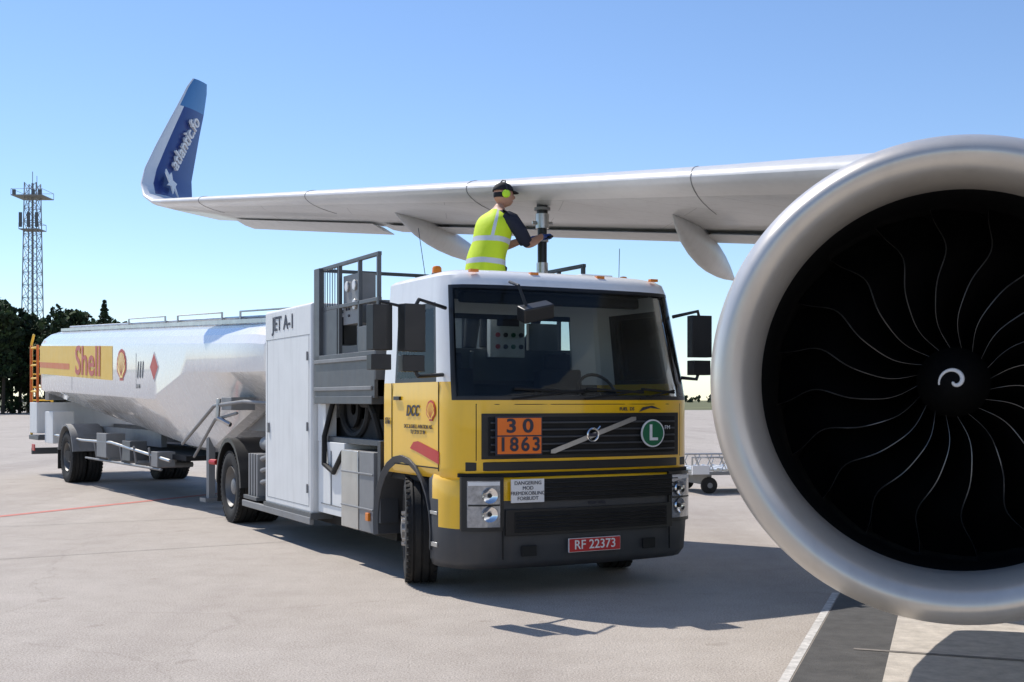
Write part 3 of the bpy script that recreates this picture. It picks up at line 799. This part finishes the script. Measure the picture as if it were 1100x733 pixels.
for s in(1,-1):
    yb=s*.095
    v=[(.575,yb*1.05,1.30+HZ),(.615,yb,1.308+HZ),(.64,yb,1.315+HZ)]; e=[(0,1),(1,2)]; r=[(.030,.022),(.042,.020),(.040,.018)]
    matmesh(skin(v,e,r,1),'palm',[GLV],lambda c:0,P_)
    for k in range(4):
        y=yb+(k-1.5)*.022; ln=[.9,1,.96,.8][k]
        v=[(.632,y,1.318+HZ),(.650,y,1.336+HZ),(.676,y,1.335+HZ),(.688,y,1.334-.025*ln+HZ),(.674,y,1.318-.032*ln+HZ)]
        matmesh(skin(v,[(0,1),(1,2),(2,3),(3,4)],[.010,.010,.0095,.0085,.0075],1),'finger_%d'%(k+1),[GLV],lambda c:0,P_)
    y=yb-s*.034
    v=[(.605,y+s*.01,1.30+HZ),(.632,y-s*.006,1.292+HZ),(.656,y-s*.004,1.290+HZ),(.676,y+s*.006,1.297+HZ)]
    matmesh(skin(v,[(0,1),(1,2),(2,3)],[.013,.012,.0105,.0085],1),'thumb',[GLV],lambda c:0,P_)
g=MB(); g.tube([(.66,-.17,1.31+HZ),(.66,.17,1.31+HZ)],.013,BLK,10); g.tube([(.66,0,1.31+HZ),(.74,.03,1.32+HZ)],.016,BLK,8)
g.obj('coupling_handle',P_)
secs=[];vz=[.78,.86,.93,.98,1.04,1.10,1.16,1.21,1.27,1.34,1.40,1.45,1.49,1.52]
wy=[.240,.236,.230,.226,.220,.216,.216,.218,.222,.222,.214,.180,.120,.080]
wx=[.190,.187,.182,.178,.172,.168,.168,.170,.172,.170,.158,.130,.098,.076]
cxs=[-.06,-.06,-.06,-.06,-.055,-.045,-.03,-.02,-.01,0,.01,.015,.03,.04]
for i in range(len(vz)):
    ring=[]
    for n in range(36):
        q=2*math.pi*n/36; w=1+.035*math.sin(q*5+i*.8)+.018*math.sin(q*11+i*1.7)
        if i<3 : w+= .03*math.sin(q*7)
        ring.append((cxs[i]+math.cos(q)*wx[i]*w,math.sin(q)*wy[i]*w,vz[i]+(.012*math.sin(q*4) if i<1 else 0)))
    secs.append(ring)
def vm(i,j):
    if i in(2,6): return REF
    if i>6 and j in(5,13,22,30): return REF
    return HIV
g=MB(); g.loft(secs,vm); o=g.obj('hi_vis_vest',P_,smooth=70); o.modifiers.new('u','SUBSURF').levels=1; o.modifiers[-1].render_levels=1
g=MB()
for s in(1,-1):
    g.tube([(.03,s*.15,1.42),(.05,s*.215,1.395),(.13,s*.255,1.30),(.225,s*.25,1.21)],[.08,.080,.073,.069],NAVY,16)
    g.tube([(.0,s*.10,.93),(-.07,s*.115,.5),(-.065,s*.12,.10)],[.11,.085,.065],TRS,14)
g.obj('sleeves_and_trousers',P_,smooth=70)
import bmesh
bm=bmesh.new(); bmesh.ops.create_uvsphere(bm,u_segments=32,v_segments=24,radius=1)
for v in bm.verts:
    x,y,z=v.co
    sx=.098; sy=.076; sz=.122
    if z<0: sy*=1-.32*(-z)**1.5
    X_=x*sx; Y_=y*sy; Z_=z*sz
    if z<-.2 and x<0: X_*=1-.35*min(1,(-z-.2)*1.2)
    if x>.5 and z<-.45: X_+=.012
    d=math.exp(-((y/.16)**2))*math.exp(-(((z+.10)/.20)**2))
    if x>.3: X_+=.026*d
    for sy_ in(-.38,.38):
        d=math.exp(-(((y-sy_)/.16)**2)-(((z-.08)/.10)**2))
        if x>.3: X_-=.010*d
    d=math.exp(-((y/.4)**2))*math.exp(-(((z-.22)/.08)**2))
    if x>.3: X_+=.005*d
    v.co=(X_,Y_,Z_)
me=bpy.data.meshes.new('head'); bm.to_mesh(me); bm.free()
HP=Vector((.085,0,1.690))
HR=empty('head_pivot',HP,0); HR.parent=P_; HR.rotation_euler=(0,rad(-4),rad(-22)); HR.scale=(1.06,1.06,1.04)
matmesh(me,'head',[SKIN,CAPM],lambda c:1 if (c.x<.02 and c.z>-.03 and c.z<.02) else 0,HR)
g=MB()
for s in(-1,1):
    g.rev([(0,.001),(.0,.009),(.005,.006),(.006,.001)],(.083,s*.028,.010),(1,s*.3,0),EYE,10)
    g.box((.092,s*.028,.026),(.006,.026,.005),CAPM)
g.tube([(.092,-.020,-.058),(.098,0,-.056),(.092,.020,-.058)],.005,LIPS,6)
for s in(-1,1):
    g.tube([(0,s*.074,-.03),(-.008,s*.082,.0),(0,s*.078,.025)],[.008,.014,.008],SKIN,8)
g.obj('face_features',HR)
g=MB()
secs=[]
for k in range(8):
    a=rad(11*k+3)
    secs.append([(math.cos(q)*.106*math.cos(a)-.002,math.sin(q)*.088*math.cos(a),.030+.100*math.sin(a)) for q in [2*math.pi*n/28 for n in range(28)]])
g.loft(secs,CAPM,cap1=CAPM)
bv=[]
for n in range(13):
    q=rad(-60+120*n/12); bv.append((math.cos(q),math.sin(q)))
g.loft([[(c*.100,s_*.084,.034) for c,s_ in bv],[(c*.10+.035*max(c,0),s_*.078,.038) for c,s_ in bv],[(c*.10+.055*max(0,c)**.6,s_*.070,.030) for c,s_ in bv]],CAPM,closed=False)
g.obj('cap',HR,smooth=60,solid=.004)
g=MB()
for s in(-1,1):
    g.rev([(0,.030),(.012,.040),(.032,.038),(.042,.026),(.044,.001)],(-.002,s*.072,-.002),(0,s,0),EARM,20); g.rev([(-.004,.034),(.012,.036)],(-.002,s*.072,-.002),(0,s,0),BLK,20)
g.tube([(-.002,.105,.02),(-.01,.108,.07),(-.012,.075,.128),(-.012,0,.146),(-.012,-.075,.128),(-.01,-.108,.07),(-.002,-.105,.02)],.007,BLK,8)
g.obj('ear_defenders',HR)

# ================================================================== BAGGAGE DOLLY
D=empty('baggage_dolly',(3.80,22.5,0),rad(12))
g=MB()
g.bb(-.7,2.5,-.7,.7,.34,.40,MGR)
for y in(-.68,.68):
    g.tube([(-.7,y,.4),(-.7,y,.66),(2.5,y,.66)],.022,ALU)
    for x in [-.65+.25*k for k in range(12)]: g.tube([(x,y,.4),(x+.12,y,.66)],.010,ALU,6); g.tube([(x+.12,y,.4),(x,y,.66)],.010,ALU,6)
for k in range(16): g.cyl((-.6+k*.2,-.66,.43),(-.6+k*.2,.66,.43),.035,ALU,10)
g.tube([(-.7,0,.38),(-1.1,-.1,.34),(-1.3,-.1,.12)],.025,MGR)
g.bb(-.72,-.4,-.75,-.70,.36,.52,WLET)
g.obj('dolly_frame',D)
g=MB()
for x in(-.35,2.0):
    for y in(-.6,.6):
        g.rev([(-.05,.04),(-.05,.12),(-.035,.15),(.035,.15),(.05,.12),(.05,.04)],(x,y,.15),(0,1,0),RUB,20); g.cyl((x,y-.06,.15),(x,y+.06,.15),.05,MGR,12)
    g.bb(x-.05,x+.05,-.6,.6,.15,.34,MGR)
g.obj('dolly_wheels',D)

# ================================================================== GROUND
def ground_mat():
    m=bpy.data.materials.new('apron_surface'); m.use_nodes=True; nt=m.node_tree;N=nt.nodes;L=nt.links;b=N['Principled BSDF']
    tc=N.new('ShaderNodeTexCoord')
    def noise(sc,det=8,ro=.6,map=None):
        n=N.new('ShaderNodeTexNoise'); n.inputs['Scale'].default_value=sc; n.inputs['Detail'].default_value=det; n.inputs['Roughness'].default_value=ro
        if map:
            mp=N.new('ShaderNodeMapping'); mp.inputs['Scale'].default_value=map[0]; mp.inputs['Rotation'].default_value=(0,0,map[1]); L.new(tc.outputs['Object'],mp.inputs['Vector']); L.new(mp.outputs['Vector'],n.inputs['Vector'])
        else: L.new(tc.outputs['Object'],n.inputs['Vector'])
        return n
    def ramp(src,a,b_,c0,c1):
        r=N.new('ShaderNodeValToRGB'); r.color_ramp.elements[0].position=a; r.color_ramp.elements[1].position=b_; r.color_ramp.elements[0].color=(*c0,1); r.color_ramp.elements[1].color=(*c1,1); L.new(src,r.inputs['Fac']); return r
    def mul(a,b_,f=1):
        x=N.new('ShaderNodeMixRGB'); x.blend_type='MULTIPLY'; x.inputs['Fac'].default_value=f; L.new(a,x.inputs['Color1']); L.new(b_,x.inputs['Color2']); return x.outputs['Color']
    c=ramp(noise(.35).outputs['Fac'],.3,.7,(.525,.465,.405),(.59,.53,.47)).outputs['Color']
    c=mul(c,ramp(noise(2.2,10,.75).outputs['Fac'],.3,.62,(.85,.84,.83),(1,1,1)).outputs['Color'])
    c=mul(c,ramp(noise(75,5,.85).outputs['Fac'],.38,.60,(.34,.33,.32),(1.10,1.10,1.10)).outputs['Color'],.85)
    c=mul(c,ramp(noise(26,3,.7).outputs['Fac'],.66,.70,(1,1,1),(.50,.48,.45)).outputs['Color'],.7)
    c=mul(c,ramp(noise(.6,6,.55,((1,.12,1),rad(20))).outputs['Fac'],.34,.5,(.86,.85,.85),(1,1,1)).outputs['Color'])
    v=N.new('ShaderNodeTexVoronoi'); v.feature='DISTANCE_TO_EDGE'; v.inputs['Scale'].default_value=.16
    nn=noise(.9,6); ad=N.new('ShaderNodeMixRGB'); ad.blend_type='ADD'; ad.inputs['Fac'].default_value=.9
    L.new(tc.outputs['Object'],ad.inputs['Color1']); L.new(nn.outputs['Color'],ad.inputs['Color2']); L.new(ad.outputs['Color'],v.inputs['Vector'])
    c=mul(c,ramp(v.outputs['Distance'],.0006,.0020,(.62,.60,.58),(1,1,1)).outputs['Color'],.3)
    c=mul(c,ramp(noise(1.7,3,.5).outputs['Fac'],.68,.76,(1,1,1),(.70,.68,.66)).outputs['Color'])
    L.new(c,b.inputs['Base Color']); b.inputs['Roughness'].default_value=.85; b.inputs['Specular IOR Level'].default_value=.25
    bp=N.new('ShaderNodeBump'); bp.inputs['Strength'].default_value=.7; bp.inputs['Distance'].default_value=.01
    L.new(noise(75,4).outputs['Fac'],bp.inputs['Height']); L.new(bp.outputs['Normal'],b.inputs['Normal'])
    return m
def sheet(name,pts,z,mat):
    me=bpy.data.meshes.new(name); me.from_pydata([(x,y,z) for x,y in pts],[],[tuple(range(len(pts)))]); me.materials.append(mat)
    o=bpy.data.objects.new(name,me); S.collection.objects.link(o); return o
GRS=M('grass',(.15,.15,.055),.95,noise=.35,nscale=.05)
sheet('grass_ground',[(-4000,-200),(4000,-200),(4000,6000),(-4000,6000)],-.06,GRS)
sheet('apron',[(-400,-60),(400,-60),(400,205),(-400,205)],0,ground_mat())
DRK=M('dark_strip',(.085,.08,.075),.9,noise=.25,nscale=5,bump=.5,bscale=90)  # dark, rough strip of ground between painted line and slab
WPT=M('worn_white_line',(.64,.61,.57),.8,noise=.3,nscale=14); RPT=M('worn_red_line',(.58,.20,.16),.8,noise=.2,nscale=10)
SEAL=M('joint_sealant',(.24,.215,.19),.9,noise=.3,nscale=6); CON=M('concrete_slab',(.54,.485,.42),.85,noise=.2,nscale=8,bump=.4,bscale=90)
ad=Vector((.342,.94)); ao=Vector((.94,-.342))
def strip(name,p,d,l0,l1,w0,w1,z,mat):
    p=Vector(p); d=Vector(d).normalized(); n=Vector((d.y,-d.x))
    q=[p+d*l0+n*w0,p+d*l0+n*w1,p+d*l1+n*w1,p+d*l1+n*w0]
    return sheet(name,[(a.x,a.y) for a in q],z,mat)
b0=(1.68,7.24)
strip('dark_strip',b0,ad,-6,3.6,0,.52,.004,DRK)
strip('concrete_slab',b0,ad,-6,3.6,.52,7.5,.004,CON)
strip('painted_line',b0,ad,-6,3.55,-.07,-.01,.004,WPT)
strip('slab_joint',(2.9,8.0),ao,-.6,6,0,.05,.008,SEAL)
strip('slab_joint',(4.6,8.0),ad,-6,2.6,0,.03,.008,SEAL)
strip('red_line',(-7.5,17.5),(1.9,3.8),-3,22,-.09,.09,.004,RPT)
for p,d,l in (((-6.0,12.5),(.86,.5),8),((-9,15),(.9,.45),7)):
    strip('tar_joint',p,d,-6,l,0,.014,.004,SEAL)

# ================================================================== BACKGROUND
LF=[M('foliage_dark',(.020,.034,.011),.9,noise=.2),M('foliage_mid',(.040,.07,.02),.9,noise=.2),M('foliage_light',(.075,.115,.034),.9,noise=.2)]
BRK=M('bark',(.07,.055,.04),.9,noise=.2)
def crown(g,c,r,rz,n,leaf):
    cl=[(Vector((random.gauss(0,.5),random.gauss(0,.5),random.gauss(0,.45)))) for _ in range(14)]
    for _ in range(n):
        k=random.choice(cl); d=Vector((random.gauss(0,1),random.gauss(0,1),random.gauss(0,1))).normalized()*random.uniform(.12,.42)
        p=k+d
        if p.length>1.05: continue
        q=Vector((c[0]+p.x*r,c[1]+p.y*r,c[2]+p.z*rz))
        a=Vector((random.gauss(0,1),random.gauss(0,1),random.gauss(0,1))).normalized(); b_=a.orthogonal().normalized(); e=a.cross(b_)
        s=leaf*random.uniform(.6,1.4)
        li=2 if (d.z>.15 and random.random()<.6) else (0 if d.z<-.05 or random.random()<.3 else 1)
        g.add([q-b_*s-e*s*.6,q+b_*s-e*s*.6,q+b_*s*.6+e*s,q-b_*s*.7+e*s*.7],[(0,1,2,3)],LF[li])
g=MB()
prof=[(-12,118),(0,110),(12,106),(26,90),(36,88),(50,97),(70,99),(82,90),(100,88),(120,88),(135,84),(150,82),(165,76),(180,72)]
Dt=150
for px in range(-60,420,9):
    h=72
    for (a,b_),(c,d_) in zip(prof,prof[1:]):
        if a<=px<=c: h=b_+(d_-b_)*(px-a)/(c-a)
    if px<-12: h=112
    if px>180: h=60
    h*=random.uniform(.93,1.05)
    dd=Dt+random.uniform(-8,14); top=1.7+h*dd/1290; x=(px-550)/1290*dd
    r=random.uniform(1.7,2.6)
    for zc in [top-r*.9,top-r*2.1,top-r*3.2,top-r*4.2]:
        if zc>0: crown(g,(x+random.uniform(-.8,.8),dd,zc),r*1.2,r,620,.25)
    g.tube([(x,dd,0),(x+.2,dd,top*.5),(x,dd,top*.85)],[.25,.16,.05],BRK,6)
g.obj('distant_trees',None,smooth=0)
g=MB(); px=112; dd=140; x=(px-550)/1290*dd; top=1.7+106*dd/1290
g.tube([(x,dd,0),(x,dd,top)],[.28,.03],BRK,7)
for k in range(26):
    u=k/25; z=2.5+(top-2.5)*u; rr=(1-u)*3.6+.15
    for n in range(9):
        a=random.uniform(0,6.28); l=rr*random.uniform(.6,1.1)
        for m_ in range(22):
            t=random.uniform(.1,1); p=Vector((x+math.cos(a)*l*t,dd+math.sin(a)*l*t,z-.25*l*t+random.uniform(-.15,.15)))
            s=.16; d=Vector((random.gauss(0,1),random.gauss(0,1),random.gauss(0,.4))).normalized(); e=d.orthogonal().normalized()
            g.add([p-d*s,p+e*s*.7,p+d*s*1.3,p-e*s*.7],[(0,1,2,3)],LF[0 if random.random()<.6 else 1])
g.obj('spruce_tree',None,smooth=0)
g=MB()
for k in range(150):
    x=-500+k*9+random.uniform(-3,3); y=900+random.uniform(-30,30)
    crown(g,(x,y,2.5),8,random.uniform(2.5,4.5),60,1.4)
g.obj('far_treeline',None,smooth=0)
g=MB(); tx=(35-550)/1290*165; ty=165; H=31.5
TW=M('galvanised',(.30,.31,.32),.5,metal=.3,noise=.1)
def hw(z): return 1.25-.45*z/H
cs=[(-1,-1),(1,-1),(1,1),(-1,1)]
for a,b_ in cs: g.tube([(tx+a*hw(0),ty+b_*hw(0),0),(tx+a*hw(H),ty+b_*hw(H),H)],.08,TW,6)
nz=18
for k in range(nz):
    z=H*k/nz; z1=H*(k+1)/nz
    for i in range(4):
        a=cs[i];b_=cs[(i+1)%4]
        P0=(tx+a[0]*hw(z),ty+a[1]*hw(z),z);P1=(tx+b_[0]*hw(z1),ty+b_[1]*hw(z1),z1);P2=(tx+b_[0]*hw(z),ty+b_[1]*hw(z),z);P3=(tx+a[0]*hw(z1),ty+a[1]*hw(z1),z1)
        g.tube([P0,P1],.04,TW,4); g.tube([P2,P3],.04,TW,4); g.tube([P0,P2],.04,TW,4)
g.tube([(tx,ty,0),(tx,ty,H)],.16,MGR,6)
for z,w in((H-2.0,2.1),(H-6.5,1.35)):
    g.bb(tx-w,tx+w,ty-w,ty+w,z,z+.12,TW)
    for a,b_ in cs: g.tube([(tx+a*w,ty+b_*w,z),(tx+a*w,ty+b_*w,z+.9)],.035,TW,4)
    g.tube([(tx-w,ty-w,z+.9),(tx+w,ty-w,z+.9),(tx+w,ty+w,z+.9),(tx-w,ty+w,z+.9)],.03,TW,4,closed=True)
for dx in(-1.7,.9,1.8): g.bb(tx+dx-.2,tx+dx+.2,ty-2.2,ty-1.9,H-1.9,H-1.2,STG)
for dx in(-1.1,0,1.1): g.bb(tx+dx-.2,tx+dx+.2,ty-1.5,ty-1.3,H-6.2,H-4.2,STG)
g.tube([(tx,ty,H),(tx,ty,H+1.6)],.05,TW,5); g.tube([(tx+.6,ty,H-1),(tx+.6,ty,H+1)],.04,TW,5)
g.obj('lattice_mast',None)

# ================================================================== LIGHT / SKY / CAMERA
sd=Vector((-.54,.55,1.0)).normalized()
w=bpy.data.worlds.new('World'); S.world=w; w.use_nodes=True; N=w.node_tree.nodes; L=w.node_tree.links
sk=N.new('ShaderNodeTexSky'); sk.sky_type='NISHITA'; sk.sun_disc=False; sk.sun_elevation=math.asin(sd.z); sk.sun_rotation=math.atan2(sd.x,sd.y)
sk.air_density=1.0; sk.dust_density=0.0; sk.ozone_density=2.2
tn=N.new('ShaderNodeMixRGB'); tn.blend_type='MULTIPLY'; tn.inputs['Fac'].default_value=1; tn.inputs['Color2'].default_value=(.86,.93,1.06,1)
L.new(sk.outputs['Color'],tn.inputs['Color1'])
L.new(tn.outputs['Color'],N['Background'].inputs['Color']); N['Background'].inputs['Strength'].default_value=.145
l=bpy.data.lights.new('sun','SUN'); l.energy=5.0; l.angle=rad(.5); l.color=(1,.95,.88)
o=bpy.data.objects.new('sun',l); S.collection.objects.link(o); o.rotation_euler=(-sd).to_track_quat('-Z','Y').to_euler()
c=bpy.data.cameras.new('camera'); c.sensor_width=36; c.lens=36*1290/1100; c.shift_y=63.5/1100; c.clip_end=9000; c.clip_start=.1
o=bpy.data.objects.new('camera',c); S.collection.objects.link(o); o.location=(0,0,1.7); o.rotation_euler=(rad(90),0,0); S.camera=o
S.view_settings.view_transform='Standard'; S.view_settings.look='None'; S.view_settings.exposure=0
